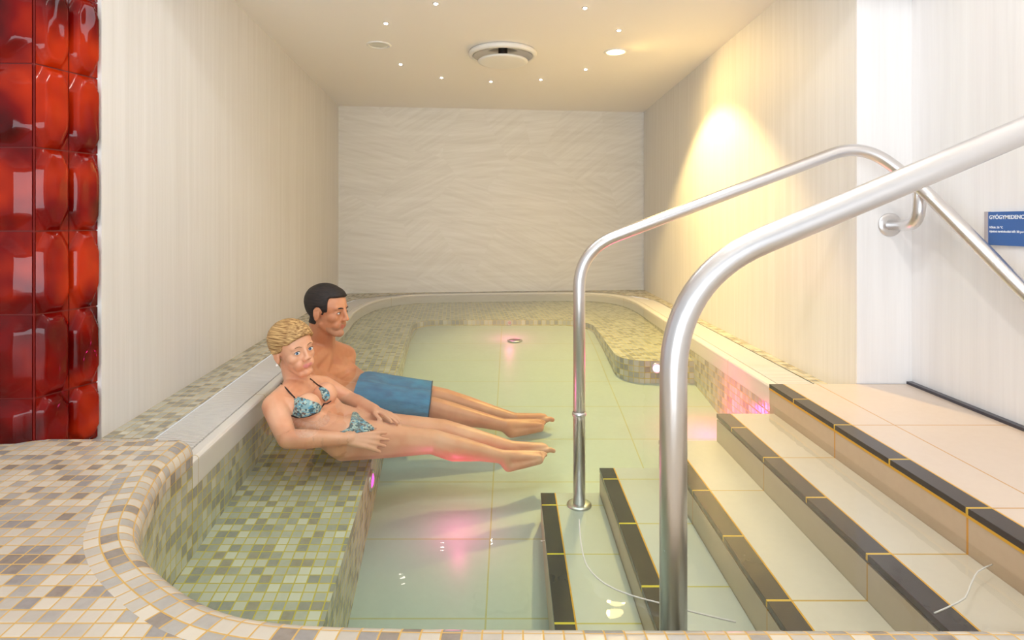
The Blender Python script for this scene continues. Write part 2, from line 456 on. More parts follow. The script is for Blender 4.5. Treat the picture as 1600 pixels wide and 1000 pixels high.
# ------------------------------------------------------------------ water
m = bpy.data.materials.new('pool_water'); m.use_nodes = True; t = m.node_tree; t.nodes.clear()
out = t.nodes.new('ShaderNodeOutputMaterial'); k = N.__new__(N); k.t = t; k.b = None
tr = t.nodes.new('ShaderNodeBsdfTransparent'); gl = t.nodes.new('ShaderNodeBsdfGlossy'); gl.inputs['Roughness'].default_value = .015
mx = t.nodes.new('ShaderNodeMixShader'); g = t.nodes.new('ShaderNodeNewGeometry')
dt = t.nodes.new('ShaderNodeVectorMath'); dt.operation = 'DOT_PRODUCT'; k.l(g.outputs['Normal'], dt.inputs[0]); k.l(g.outputs['Incoming'], dt.inputs[1])
c_ = k.math('ABSOLUTE', dt.outputs['Value']); f = k.math('ADD', k.math('MULTIPLY', k.math('POWER', k.math('SUBTRACT', 1.0, c_), 5.0), .9), .022)
k.l(f, mx.inputs[0]); k.l(tr.outputs[0], mx.inputs[1]); k.l(gl.outputs[0], mx.inputs[2]); k.l(mx.outputs[0], out.inputs['Surface'])
bp = t.nodes.new('ShaderNodeBump'); bp.inputs['Strength'].default_value = .25; bp.inputs['Distance'].default_value = .004
k.l(k.noise(k.pos(), 9, 2), bp.inputs['Height']); k.l(bp.outputs[0], gl.inputs['Normal'])
va = t.nodes.new('ShaderNodeVolumeAbsorption'); va.inputs['Color'].default_value = (.62,.93,.70,1); va.inputs['Density'].default_value = .50
k.l(va.outputs[0], out.inputs['Volume'])
bm = bmesh.new()
ring = [p+n*.003 for p, n in zip(near_c, normals(near_c)) if p.x < 1.0]+[p+n*.003 for p, n in zip(far_c, nnf)]
ring = [q for q in ring] + [Vector((.999,2.2,0))]
ring = [Vector((.999, .912, 0))]+ring
top = [bm.verts.new((q.x,q.y,0)) for q in ring]; bot = [bm.verts.new((q.x,q.y,-.61)) for q in ring]
bm.faces.new(top); bm.faces.new(bot[::-1])
for i in range(len(ring)):
    j = (i+1) % len(ring); bm.faces.new((top[i], bot[i], bot[j], top[j]))
bmesh.ops.recalc_face_normals(bm, faces=bm.faces)
wo = obj('pool_water', bm, m); tag(wo, 'clear pale green water filling the pool', 'water', kind='stuff')

# ------------------------------------------------------------------ handrails
RT = .0235
def rail(name, label, paths, flanges, post_base):
    o = empty(name, post_base, label, 'handrail')
    for nm, pts, r in paths:
        bm = bmesh.new(); tube(bm, pts, r, 32); obj(nm, bm, M['steel'], o, True)
    for nm, c, ax, rad in flanges:
        bm = bmesh.new(); lathe(bm, [(0,0),(rad,0),(rad,.003),(rad*.96,.006),(rad*.6,.009),(0,.009)], c, ax); obj(nm, bm, M['steel'], o, True)
    return o
nb = (.28,1.0,-.332)
p_near = fillet([(.28,1.0,-.33),(.28,1.0,.603),(.667,1.0,.766),(1.50,1.0,1.12)], [.17,.01])
rail('handrail', 'near thick steel handrail with its post at the pool edge', [('rail_tube', p_near, RT)], [('base_flange', nb, (0,0,1), .045)], nb)
fb = (.245,2.10,-.329)
pa = [(.245,2.10,-.328),(.245,2.10,.600),tuple(P(1346,223,2.1)),tuple(P(1437,290,2.05)),tuple(P(1600,455,1.67)),(1.484,.95,-.04+.05)]
p_far = fillet(pa, [.14,.12,.10,.05])
hk = fillet([tuple(P(1440,283,2.055)),tuple(P(1436,356,2.055)),(1.475,2.235,.69),(1.475,2.2415,.69)], [.05,.004])
hk = fillet([P(1439,282,2.055), Vector((1.453,2.06,.690)), Vector((1.470,2.24,.692))], [.07])
fr = rail('handrail', 'far slimmer steel handrail standing on lowest step and bending down by white wall', [('rail_tube', p_far, RT-.0015), ('wall_bracket', hk, .0205)],
     [('base_flange', fb, (0,0,1), .045), ('wall_flange', (1.470,2.2418,.692), (0,-1,0), .046)], fb)
bm = bmesh.new(); lathe(bm, [(.0225,-.008),(.0255,-.006),(.026,0),(.0255,.006),(.0225,.008)], (.245,2.10,.004)); obj('collar', bm, M['steel'], fr, True)

# ------------------------------------------------------------------ sign
sb = empty('wall_sign', (1.5565,1.78,.64), 'blue wall sign with white lettering on the white right wall', 'sign')
M['sign'] = mat('blue_sign_plate', (58,100,164), .4); M['signedge'] = mat('grey_sign_edge', (176,168,172), .4); M['letter'] = mat('white_lettering', (235,238,245), .5)
bm = bmesh.new(); box(bm, (1.548,1.56,.628), (1.5568,1.872,.735)); obj('sign_plate', bm, M['sign'], sb)
bm = bmesh.new(); box(bm, (1.5455,1.872,.627), (1.5568,1.885,.736)); obj('edge_strip', bm, M['signedge'], sb)
def text(s, y, z, size):
    c = bpy.data.curves.new('lettering', 'FONT'); c.body = s; c.size = size; c.extrude = .0004; c.offset = size*.02
    to = bpy.data.objects.new('lettering', c); COL.objects.link(to)
    bpy.context.view_layer.update()
    me = bpy.data.meshes.new_from_object(to.evaluated_get(bpy.context.evaluated_depsgraph_get()))
    bpy.data.objects.remove(to)
    R = Matrix(((0,0,-1,1.5476),(-1,0,0,y),(0,1,0,z),(0,0,0,1)))
    me.transform(R); o = link('lettering', me, M['letter'], sb); o.matrix_parent_inverse = Matrix.Translation(-sb.location)
text('GYÓGYMEDENCE', 1.868, .712, .017)
text('Hőfok: 36 °C', 1.868, .682, .0095)
text('Ajánlott tartózkodási idő: 20 perc', 1.868, .669, .0095)

# ------------------------------------------------------------------ ceiling fittings
vx, vy = -.060, 3.80
vt = empty('ceiling_vent', (vx,vy,CZ), 'round white ceiling air vent with hanging disc', 'vent')
bm = bmesh.new(); lathe(bm, [(.14,0),(.215,-.001),(.225,-.012),(.222,-.028),(.205,-.036),(.198,-.03),(.180,-.012),(.14,-.004)], (vx,vy,CZ)); obj('outer_ring', bm, M['white_plastic'], vt, True)
bm = bmesh.new(); lathe(bm, [(.196,-.031),(.165,-.010),(.10,-.008),(0,-.008)], (vx,vy,CZ-.0005)); obj('mirror_cone', bm, M['chrome'], vt, True)
bm = bmesh.new(); lathe(bm, [(0,-.056),(.02,-.056),(.10,-.053),(.158,-.057),(.166,-.063),(.164,-.070),(.145,-.073),(0,-.073)], (vx,vy,CZ)); obj('disc', bm, M['white_plastic'], vt, True)
bm = bmesh.new(); lathe(bm, [(.03,-.008),(.03,-.057)], (vx,vy,CZ)); obj('stem', bm, M['dark'], vt, True)
leds = [(681,5,'second from left at the picture top'),(603,36,'left of the vent, above the unlit downlight'),(914,12,'at the picture top right of the vent'),(967,47,'just above the glowing downlight'),(626,100,'just below the unlit downlight'),(690,121,'lower left of the vent'),(767,127,'directly below the vent'),(845,124,'lower right of the vent'),(915,108,'just below the glowing downlight')]
for u, v, d in leds:
    Y = (CZ-H)*FPX/(348-v); c = P(u, v, Y)
    e = empty('ceiling_spot', c, 'tiny star-like ceiling light '+d, 'light', 'star lights round the ceiling vent')
    bm = bmesh.new(); lathe(bm, [(.0165,.0),(.0165,-.003),(.0125,-.004),(.012,0)], (c.x,c.y,CZ), seg=20); obj('bezel', bm, M['chrome'], e, True)
    bm = bmesh.new(); lathe(bm, [(.0122,-.001),(.009,-.006),(0,-.008)], (c.x,c.y,CZ), seg=16); obj('lens', bm, M['led'], e, True)
for u, v, lit in ((962,81,1),(592,70,0)):
    Y = (CZ-H)*FPX/(348-v); c = P(u, v, Y)
    e = empty('downlight', c, ('glowing warm round recessed downlight on the right of the ceiling' if lit else 'unlit round recessed downlight on the left of the ceiling'), 'light')
    bm = bmesh.new(); lathe(bm, [(.078,0),(.077,-.004),(.070,-.007),(.060,-.005),(.058,0)], (c.x,c.y,CZ), seg=36); obj('bezel', bm, M['white_plastic'], e, True)
    bm = bmesh.new(); lathe(bm, [(.060,-.001),(.05,-.003),(0,-.0045)], (c.x,c.y,CZ), seg=36); obj('lens', bm, M['lamp'] if lit else M['unlit'], e, True)
    if lit:
        l = light('SPOT', 'downlight_beam', (c.x, c.y, CZ-.02), None, 230, (1,.70,.26), spot_size=math.radians(104), spot_blend=.32, shadow_soft_size=.04)
        light('SPOT', 'downlight_spill', (c.x, c.y, CZ-.02), (c.x+.8, c.y-.6, CZ-1.3), 62, (1,.66,.22), spot_size=math.radians(150), spot_blend=1.0, shadow_soft_size=.06)
        l.rotation_euler = Vector((.22,-.02,-1)).to_track_quat('-Z','Y').to_euler()

# ------------------------------------------------------------------ underwater lamps
def pool_lamp(c, ax, label, m, e_w, col, off=.05, gl=None, q=1):
    e = empty('underwater_lamp', c, label, 'light')
    bm = bmesh.new(); lathe(bm, [(.040*q,0),(.040*q,.006),(.032*q,.010),(.028*q,.004)], c, ax, 28); obj('bezel', bm, M['steel'], e, True)
    bm = bmesh.new(); lathe(bm, [(.030*q,.003),(.02*q,.007),(0,.009)], c, ax, 28); obj('lens', bm, m, e, True)
    a = Vector(ax).normalized()
    light('POINT', 'underwater_glow', gl or Vector(c)+a*off, None, e_w, col, shadow_soft_size=.02)
pool_lamp((xl(2.2)+.001,2.2,-.285), (1,.0,0), 'pink underwater lamp in the near bench front below the woman', M['pink'], 1.3, (1,.06,.36), .16, (-.2,2.12,-.33))
pool_lamp((.86,3.428,-.165), (0,-1,0), 'lilac underwater lamp in the end of the right bench', M['lilac'], 4.2, (1,.02,.26), .07, (.95,2.80,-.21), .8)
pool_lamp((-.02,YB-.001,-.102), (0,-1,0), 'added dim pink lamp on the far bench for the floor glow', M['dimpink'], 2.0, (1,.10,.40), .3, (-.02,4.25,-.03), .45)  # fixture and point light added to tint the far floor pink
dr = empty('floor_drain', (.02,4.2,fz(4.2)), 'small dark drain grille in the far pool floor', 'drain')
bm = bmesh.new(); lathe(bm, [(.055,-.002),(.055,.006),(.045,.008),(.043,.004)], (.02,4.2,fz(4.2)+.002), seg=28); obj('rim', bm, M['steel'], dr, True)
bm = bmesh.new(); lathe(bm, [(.046,.006),(0,.006)], (.02,4.2,fz(4.2)+.002), seg=28); obj('grille', bm, M['dark'], dr)

# thin pale curved tubes lying on the water surface
M['streak'] = mat('pale_streak', (214,214,206), .4)
for px, lab in (([(905,812),(908,850),(918,885),(945,912),(985,930),(1030,942),(1090,958),(1150,972)], 'thin pale line curving on the water beside the near rail post'),
                ([(1550,882),(1528,893),(1516,915),(1508,934),(1485,947),(1460,958)], 'thin pale line on the water beside the landing riser')):
    pts = catmull([P(u, v, 900*.699/(v-348)) for u, v in px], .02)
    bm = bmesh.new(); tube(bm, pts, .0014, 8); tag(obj('streak', bm, M['streak'], smooth=True), lab, 'streak')

# ------------------------------------------------------------------ red glass pillar
m = mat('red_glass', (150,14,6), .05, 0); m.node_tree.nodes['Principled BSDF'].inputs['Specular IOR Level'].default_value = .24
k = N(m); nz = k.noise(k.pos(), 5, 2)
k.l(k.ramp(nz, [(.36,(66,1,1)),(.5,(112,5,3)),(.70,(176,42,6))]), k.b.inputs['Base Color'])
M['glass'] = m
pil = empty('glass_tile_pillar', (-1.45,1.74,.02), 'pillar clad in bulging glossy red glass tiles', 'pillar')
bm = bmesh.new(); 
for z in (.018, 2.45): pass
q_ = [(-1.62,1.652),(-1.370,1.652),(-1.316,1.832),(-1.62,1.832)]
vb = [bm.verts.new((x,y,.018)) for x,y in q_]; vt_ = [bm.verts.new((x,y,2.45)) for x,y in q_]
bm.faces.new(vb[::-1]); bm.faces.new(vt_)
for i in range(4): bm.faces.new((vb[i], vb[(i+1)%4], vt_[(i+1)%4], vt_[i]))
obj('core', bm, mat('pillar_core', (120,22,16), .4), pil)
def glass_tile(o, ux, uz, nrm, wd, ht, seed):
    """bulging cast tile on a plane with a faceted irregular pad"""
    rnd = random.Random(seed); bm = bmesh.new(); NX, NZ = 16, 26
    cut = [rnd.uniform(.30,.55) for _ in range(4)]; ph = rnd.uniform(-.2,.2); til = rnd.uniform(-.25,.25); til2 = rnd.uniform(-.2,.2)
    g_ = []
    for j in range(NZ+1):
        row = []
        for i in range(NX+1):
            a, c = i/NX*2-1, j/NZ*2-1
            e = min(1-abs(a), (1-abs(c))*ht/wd*.8)
            for q, (sx, sz) in enumerate(((1,1),(1,-1),(-1,1),(-1,-1))):
                e = min(e, (1.72-cut[q]*.6)-(sx*a*.9+sz*c*1.0+ph*.3))
            e = max(0, e)
            hgt = min(1, e/.30); hgt = hgt*hgt*(3-2*hgt)
            dome = .75+.25*(1-(a*a+c*c)/2)+til*a*.3+til2*c*.4
            d = .0035+hgt*dome*.024*(.6+.4*min(1,wd/.15))
            ripple = .0012*math.sin(5*a+seed)*math.cos(4*c+seed*2)*hgt
            row.append(bm.verts.new(o+ux*(i/NX*wd)+uz*(j/NZ*ht)+nrm*(d+ripple)))
        g_.append(row)
    for j in range(NZ):
        for i in range(NX): bm.faces.new((g_[j][i], g_[j][i+1], g_[j+1][i+1], g_[j+1][i]))
    bmesh.ops.recalc_face_normals(bm, faces=bm.faces)
    obj('glass_tile', bm, M['glass'], pil, True)
ux1 = Vector((1,0,0)); z_ = Vector((0,0,1))
for r in range(-1, 8):
    z0 = -.044+.24*(r+0) + .0
    z0 = .196+.24*r-.24+.002
    ht = .236
    if z0 < .02: ht -= (.022-z0); z0 = .022
    if ht < .03: continue
    if z0 > 2.2: continue
    glass_tile(Vector((-1.612,1.652,z0)), ux1, z_, Vector((0,-1,0)), .238, ht, r*7+1)
    for c in range(2):
        dv = Vector((.054,.180,0)).normalized(); glass_tile(Vector((-1.370,1.654,z0))+dv*c*.0935, dv, z_, Vector((dv.y,-dv.x,0)), 0.091, ht, r*5+c*3+40)

# ------------------------------------------------------------------ people
def ico(bm, c, r, Rm=None, sub=3):
    q = bmesh.ops.create_icosphere(bm, subdivisions=sub, radius=1)['verts']
    rr = r if isinstance(r, (tuple, list)) else (r,r,r)
    for v in q:
        p = Vector((v.co.x*rr[0], v.co.y*rr[1], v.co.z*rr[2]))
        v.co = Vector(c)+(Rm@p if Rm else p)
    return q
_t = bmesh.new(); bmesh.ops.create_icosphere(_t, subdivisions=2, radius=1); SPH = [v.co.copy() for v in _t.verts]; _t.free()
def cap(bm, p0, r0, p1, r1, sub=2):
    p0 = Vector(p0); p1 = Vector(p1)
    if (p1-p0).length < 1e-4: return
    vs = [bm.verts.new(p0+c*r0) for c in SPH]+[bm.verts.new(p1+c*r1) for c in SPH]
    r = bmesh.ops.convex_hull(bm, input=vs)
    dead = [g for g in r['geom_interior']+r['geom_unused'] if isinstance(g, bmesh.types.BMVert) and g.is_valid]
    bmesh.ops.delete(bm, geom=list(set(dead)), context='VERTS')
def chain(bm, pts):
    for (a, ra), (b, rb) in zip(pts, pts[1:]): cap(bm, a, ra, b, rb)
def fuse(bm, vox, iters, keep=None):
    bmesh.ops.recalc_face_normals(bm, faces=bm.faces)
    me = bpy.data.meshes.new('tmp'); bm.to_mesh(me); bm.free()
    o = bpy.data.objects.new('tmp', me); COL.objects.link(o)
    md = o.modifiers.new('r', 'REMESH'); md.mode = 'VOXEL'; md.voxel_size = vox; md.adaptivity = 0
    bpy.context.view_layer.update()
    nm = bpy.data.meshes.new_from_object(o.evaluated_get(bpy.context.evaluated_depsgraph_get()))
    bpy.data.objects.remove(o)
    out = bmesh.new(); out.from_mesh(nm)
    for it in range(iters):
        vs = [v for v in out.verts if keep is None or it < 4 or not keep(v.co)]
        bmesh.ops.smooth_vert(out, verts=vs, factor=.5, use_axis_x=True, use_axis_y=True, use_axis_z=True)
    out.normal_update(); return out
def shell(src, pred, off, name, m, parent, inner=.001, iters=6):
    """a garment or hair shell lifted off the body: outer and inner skin joined by a rim"""
    fs = {f for f in src.faces if pred(f.calc_center_median())}
    best = []
    while fs:                                    # keep the one largest connected piece
        st_ = [fs.pop()]; isl = []
        while st_:
            f = st_.pop(); isl.append(f)
            for e in f.edges:
                for g in e.link_faces:
                    if g in fs: fs.discard(g); st_.append(g)
        if len(isl) > len(best): best = isl
    fs = best
    idx = {}; bm = bmesh.new(); nv = []
    for f in fs:
        for v in f.verts:
            if v.index not in idx:
                idx[v.index] = len(nv); nv.append(bm.verts.new(v.co)); 
    src_n = {idx[v.index]: v.normal.copy() for f in fs for v in f.verts}
    for f in fs: bm.faces.new([nv[idx[v.index]] for v in f.verts])
    bm.verts.index_update()
    for it in range(iters):
        be = [e for e in bm.edges if len(e.link_faces) == 1]; new = {}
        nb = {}
        for e in be:
            nb.setdefault(e.verts[0], []).append(e.verts[1]); nb.setdefault(e.verts[1], []).append(e.verts[0])
        for v, q in nb.items():
            if len(q) == 2: new[v] = v.co*.4+(q[0].co+q[1].co)*.3
        for v, c in new.items(): v.co = c
    vs = list(bm.verts); n0 = len(vs)
    bnd = {v for e in bm.edges if len(e.link_faces) == 1 for v in e.verts}
    faces = list(bm.faces); be = [e for e in bm.edges if len(e.link_faces) == 1]
    beg = [(e.verts[0], e.verts[1], e.link_faces[0]) for e in be]
    outer = {}
    for i, v in enumerate(vs):
        o_ = off(v.co) if callable(off) else off
        if v in bnd: o_ *= .45
        outer[v] = bm.verts.new(v.co+src_n[i]*o_)
    for f in faces: bm.faces.new([outer[v] for v in f.verts])
    for a, b, _ in beg: bm.faces.new((a, b, outer[b], outer[a]))
    for i, v in enumerate(vs): v.co -= src_n[i]*inner
    bmesh.ops.recalc_face_normals(bm, faces=bm.faces)
    return obj(name, bm, m, parent, True)
def hand(bm, w, d, up, side, s=1.0, curl=.25, spread=.12):
    """w wrist, d pointing direction, up = back of hand, side = thumb side"""
    d = d.normalized(); side = (side-d*side.dot(d)).normalized(); up = d.cross(side) if d.cross(side).dot(up) > 0 else -d.cross(side)
    L = [.068,.078,.073,.058]; 
    for i in range(4):
        lat = (1.5-i)*.0185*s
        kn = w+d*(.082-.004*abs(1-i))*s+side*lat
        cap(bm, w+side*lat*.55+d*.008*s, .014*s, kn, .0105*s)
        p = kn; a = .10; dd = (d+side*spread*(1.5-i)*.8).normalized()
        for q, fr_ in enumerate((.45,.30,.25)):
            a += curl*(1+.3*i*.3)
            nd = (dd*math.cos(a)-up*math.sin(a)); nx = p+nd*L[i]*fr_*s
            cap(bm, p, (.0100-.0008*q)*s, nx, (.0092-.0008*q)*s); p = nx
    t0 = w+d*.022*s+side*.026*s; t1 = t0+(d*.72+side*.62-up*.2).normalized()*.036*s; t2 = t1+(d*.93+side*.28-up*.22).normalized()*.03*s; t3 = t2+(d*1-up*.25).normalized()*.022*s
    cap(bm, w+d*.012*s+side*.008*s, .016*s, t0, .014*s); cap(bm, t0, .013*s, t1, .0105*s); cap(bm, t1, .0105*s, t2, .009*s); cap(bm, t2, .009*s, t3, .0075*s)
def foot(bm, an, toe, up, lat, s=1.0, heel=None):
    """an ankle joint, toe = ball of the foot, up = instep direction, lat = direction of the big toe"""
    d = (toe-an).normalized(); lat = (lat-d*lat.dot(d)).normalized(); up = (up-d*up.dot(d)-lat*up.dot(lat)).normalized()
    hl = heel if heel is not None else an-up*.05*s-d*.03*s
    cap(bm, an, .032*s, hl, .026*s)
    for k_ in (-1,1): cap(bm, hl+lat*k_*.006*s, .022*s, toe-up*.012*s+lat*k_*.024*s, .016*s)
    cap(bm, an+up*.002, .030*s, toe+lat*.012*s, .018*s); cap(bm, an, .026*s, toe-lat*.018*s, .015*s)
    for i in range(5):
        q = toe+lat*(.030-.0155*i)*s-up*.010*s-d*(.004*i)*s
        ln = (.040,.034,.030,.026,.021)[i]*s; r = (.0125,.0092,.0088,.0082,.0078)[i]*s
        m_ = q+d*ln*.55+up*.004*s; cap(bm, q, r*1.1, m_, r); cap(bm, m_, r, q+d*ln-up*.002*s, r*.92)
def head(bm, T, s, female):
    def W(x, y, z): return T@Vector((x*s, y*s, z*s))
    R3 = T.to_3x3()
    def el(c, r): ico(bm, W(*c), tuple(q*s for q in r), R3)
    def cp(a, ra, b, rb): cap(bm, W(*a), ra*s, W(*b), rb*s)
    el((-.018,0,.035), (.097,.076,.084)); el((.020,0,.030), (.068,.068,.078))
    el((.024,0,-.025), (.060,.058 if not female else .056,.076))
    jw = .041 if female else .054
    el((.018,0,-.062), (.060,jw,.044)); el((.022,0,-.048), (.062,jw+.003,.050))
    cp((.0,jw*.85,-.055), .018, (.062,.018,-.094), .018); cp((.0,-jw*.85,-.055), .018, (.062,-.018,-.094), .018)
    el((.070,0,-.094), (.023,.023,.020) if not female else (.018,.018,.018))
    for y in (-1,1):
        el((.047,y*.036,-.022), (.032,.025,.026)); cp((.079,y*.012,.024), .011, (.068,y*.043,.024), .011)
        el((.060,y*.022,-.055), (.028,.024,.028))
        # ear
        el((-.008,y*.075,-.012), (.016,.007,.031)); cp((-.020,y*.082,.012), .0045, (-.018,y*.083,-.014), .0045); cp((-.020,y*.082,.012), .0045, (-.002,y*.079,.016), .0042); cp((-.018,y*.083,-.014), .0045, (-.006,y*.078,-.034), .005)
        el((.0665,y*.031,.001), (.0165,.0165,.0135))
    nf = .8 if female else 1
    cp((.084,0,.020), .009*nf, (.098+.004*(not female),0,-.020), .0105*nf); el((.100+.004*(not female),0,-.026), (.012*nf,.011*nf,.010*nf))
    for y in (-1,1): el((.094,y*.012,-.030), (.011,.008,.008))
    ly = -.059
    for y in (-1,1):
        cp((.0865,0,ly+.002), .0058, (.073,y*.025,ly+(.005 if female else .001)), .0045); cp((.0845,0,ly-.009), .0068, (.073,y*.023,ly+(.001 if female else -.004)), .0045)
def face_parts(root, T, s, female):
    def W(x, y, z): return T@Vector((x*s, y*s, z*s))
    fwd = T.to_3x3()@Vector((1,0,0)); R3 = T.to_3x3()
    for y in (-1,1):
        c = W(.0665,y*.031,.001); gz = math.radians((-12 if female else 8)); g = (R3@Vector((math.cos(gz),math.sin(gz),.02))).normalized()
        bm = bmesh.new(); NA, NB = 30, 14
        rows_ = []
        for jb in range(NB+1):
            row = []
            for ia in range(NA+1):
                yy = (ia/NA*2-1)*.0138; h0 = (.0062 if female else .0048)*(1-(abs(yy)/.0138)**2.2)
                zz = (jb/NB*2-1)*h0+.0006+.06*yy*y*(1 if female else 0)
                qx = .0172*math.sqrt(max(.02, 1-(yy/.0172)**2-(zz/.0142)**2))
                row.append(bm.verts.new(c+R3@Vector((qx*s,yy*s,zz*s))))
            rows_.append(row)
        for jb in range(NB):
            for ia in range(NA):
                f = bm.faces.new((rows_[jb][ia], rows_[jb][ia+1], rows_[jb+1][ia+1], rows_[jb+1][ia]))
                q = R3.inverted()@(f.calc_center_median()-c)/s; dd_ = math.hypot(q.y-.0168*math.sin(gz), q.z-.0010)
                f.material_index = 2 if dd_ < .0024 else (1 if dd_ < .0058 else 0)
        bmesh.ops.recalc_face_normals(bm, faces=bm.faces)
        obj('eye', bm, [M['eyewhite'], M['iris_f'] if female else M['iris_m'], M['pupil']], root, False)
        # lids
        lp = []
        for ia in range(13):
            yy = (ia/12*2-1)*.0142; zz = (.0064 if female else .0050)*(1-(abs(yy)/.0142)**2.2)+.0010+.06*yy*y*(1 if female else 0)
            qx = .0176*math.sqrt(max(.02, 1-(yy/.0176)**2-(zz/.0146)**2)); lp.append(W(.0665+qx, y*.031+yy, .001+zz))
        bm = bmesh.new(); tube(bm, lp, (.0014 if female else .0011)*s, 8)
        obj('upper_lash', bm, M['lash'], root, True)
        bm = bmesh.new(); pts = catmull([W(.0885,y*.013,.0225), W(.0865,y*.028,.0285 if female else .0255), W(.0755,y*.043,.0225)], .003)
        n_ = len(pts); tube(bm, pts, [(.0036 if not female else .0022)*s*(1-.5*abs(i/(n_-1)*2-1)) for i in range(n_)], 8)
        obj('eyebrow', bm, M['brow_f'] if female else M['brow_m'], root, True)
def skin_mat(name, a, b):
    m = mat(name, a, .42); k = N(m); k.l(k.ramp(k.noise(k.pos(), 9, 4), [(.35, a), (.68, b)]), k.b.inputs['Base Color'])
    k.bump(k.noise(k.pos(), 220, 2), .08, .001)
    k.b.inputs['Subsurface Weight'].default_value = .12; k.b.inputs['Subsurface Radius'].default_value = (.02,.008,.004); k.b.inputs['Subsurface Scale'].default_value = .4
    return m
M['skin_f'] = skin_mat('fair_skin', (230,176,142), (216,150,114)); M['skin_m'] = skin_mat('tan_skin', (212,150,112), (192,124,86))
M['lip_f'] = mat('rose_lips', (212,132,124), .4); M['lip_m'] = mat('pale_lips', (188,108,88), .45); M['stubble'] = mat('stubble', (190,138,106), .6)
M['eyewhite'] = mat('eye_white', (235,232,228), .2); M['iris_f'] = mat('blue_iris', (92,126,160), .2); M['iris_m'] = mat('brown_iris', (66,44,30), .2); M['pupil'] = mat('pupil', (12,10,10), .1)
M['lash'] = mat('lash', (40,28,24), .6); M['brow_f'] = mat('blonde_brow', (150,112,78), .7); M['brow_m'] = mat('dark_brow', (52,36,28), .7)
def hair_mat(name, a, b):
    m = mat(name, a, .7); k = N(m); rt = k.n('ShaderNodeVectorRotate', rotation_type='Z_AXIS'); k.l(k.pos(), rt.inputs['Vector']); rt.inputs['Angle'].default_value = math.radians(38); n_ = k.noise(rt.outputs[0], 1, 4, (9,70,230)); k.l(k.ramp(n_, [(.36,a),(.64,b)]), k.b.inputs['Base Color']); k.bump(n_, .6, .004); return m
M['hair_m'] = hair_mat('dark_brown_hair', (22,17,16), (44,34,30)); M['hair_f'] = hair_mat('blonde_hair', (132,92,50), (214,176,118))
# patterned bikini cloth
m = mat('patterned_cloth', (130,150,145), .7); k = N(m)
vo = k.n('ShaderNodeTexVoronoi'); vo.inputs['Scale'].default_value = 150; k.l(k.pos(), vo.inputs['Vector'])
sc_ = k.n('ShaderNodeSeparateColor'); k.l(vo.outputs['Color'], sc_.inputs[0])
k.l(k.ramp(sc_.outputs[0], [(0,(70,98,104)),(.22,(132,168,172)),(.5,(176,196,186)),(.72,(112,92,84)),(.85,(86,150,176))], 'CONSTANT'), k.b.inputs['Base Color']); M['bikini'] = m
M['strap'] = mat('dark_brown_strap', (46,26,22), .6)
m = mat('blue_short_cloth', (28,116,164), .75); k = N(m); k.l(k.ramp(k.noise(k.pos(), 14, 3, (1,2,2)), [(.35,(38,132,178)),(.7,(20,100,150))]), k.b.inputs['Base Color']); k.bump(k.noise(k.pos(), 22, 3, (1,2.5,2.5)), .5, .01); M['shorts'] = m
M['hem'] = mat('dark_hem', (18,36,54), .7); M['pearl'] = mat('pearl', (236,232,226), .15)

def headT(c, yaw, pitch, roll):
    return Matrix.Translation(c)@Matrix.Rotation(math.radians(yaw),4,'Z')@Matrix.Rotation(math.radians(pitch),4,'Y')@Matrix.Rotation(math.radians(roll),4,'X')
def paint(bm, T, s, female):
    Ti = T.inverted(); 
    for f in bm.faces:
        q = (Ti@f.calc_center_median())/s
        if abs(q.y) < .025 and q.x > .066:
            zc = -.0620+(.006*(q.y/.025)**2 if female else 0); hh = .0088*(1-(abs(q.y)/.025)**2)+.0008
            if abs(q.z-zc) < hh: f.material_index = 1
        if not female and f.material_index == 0 and q.x > .03 and -.125 < q.z < -.043 and abs(q.y) < .07:
            if q.z < -.066 or (abs(q.y) < .03 and q.z < -.046): f.material_index = 2

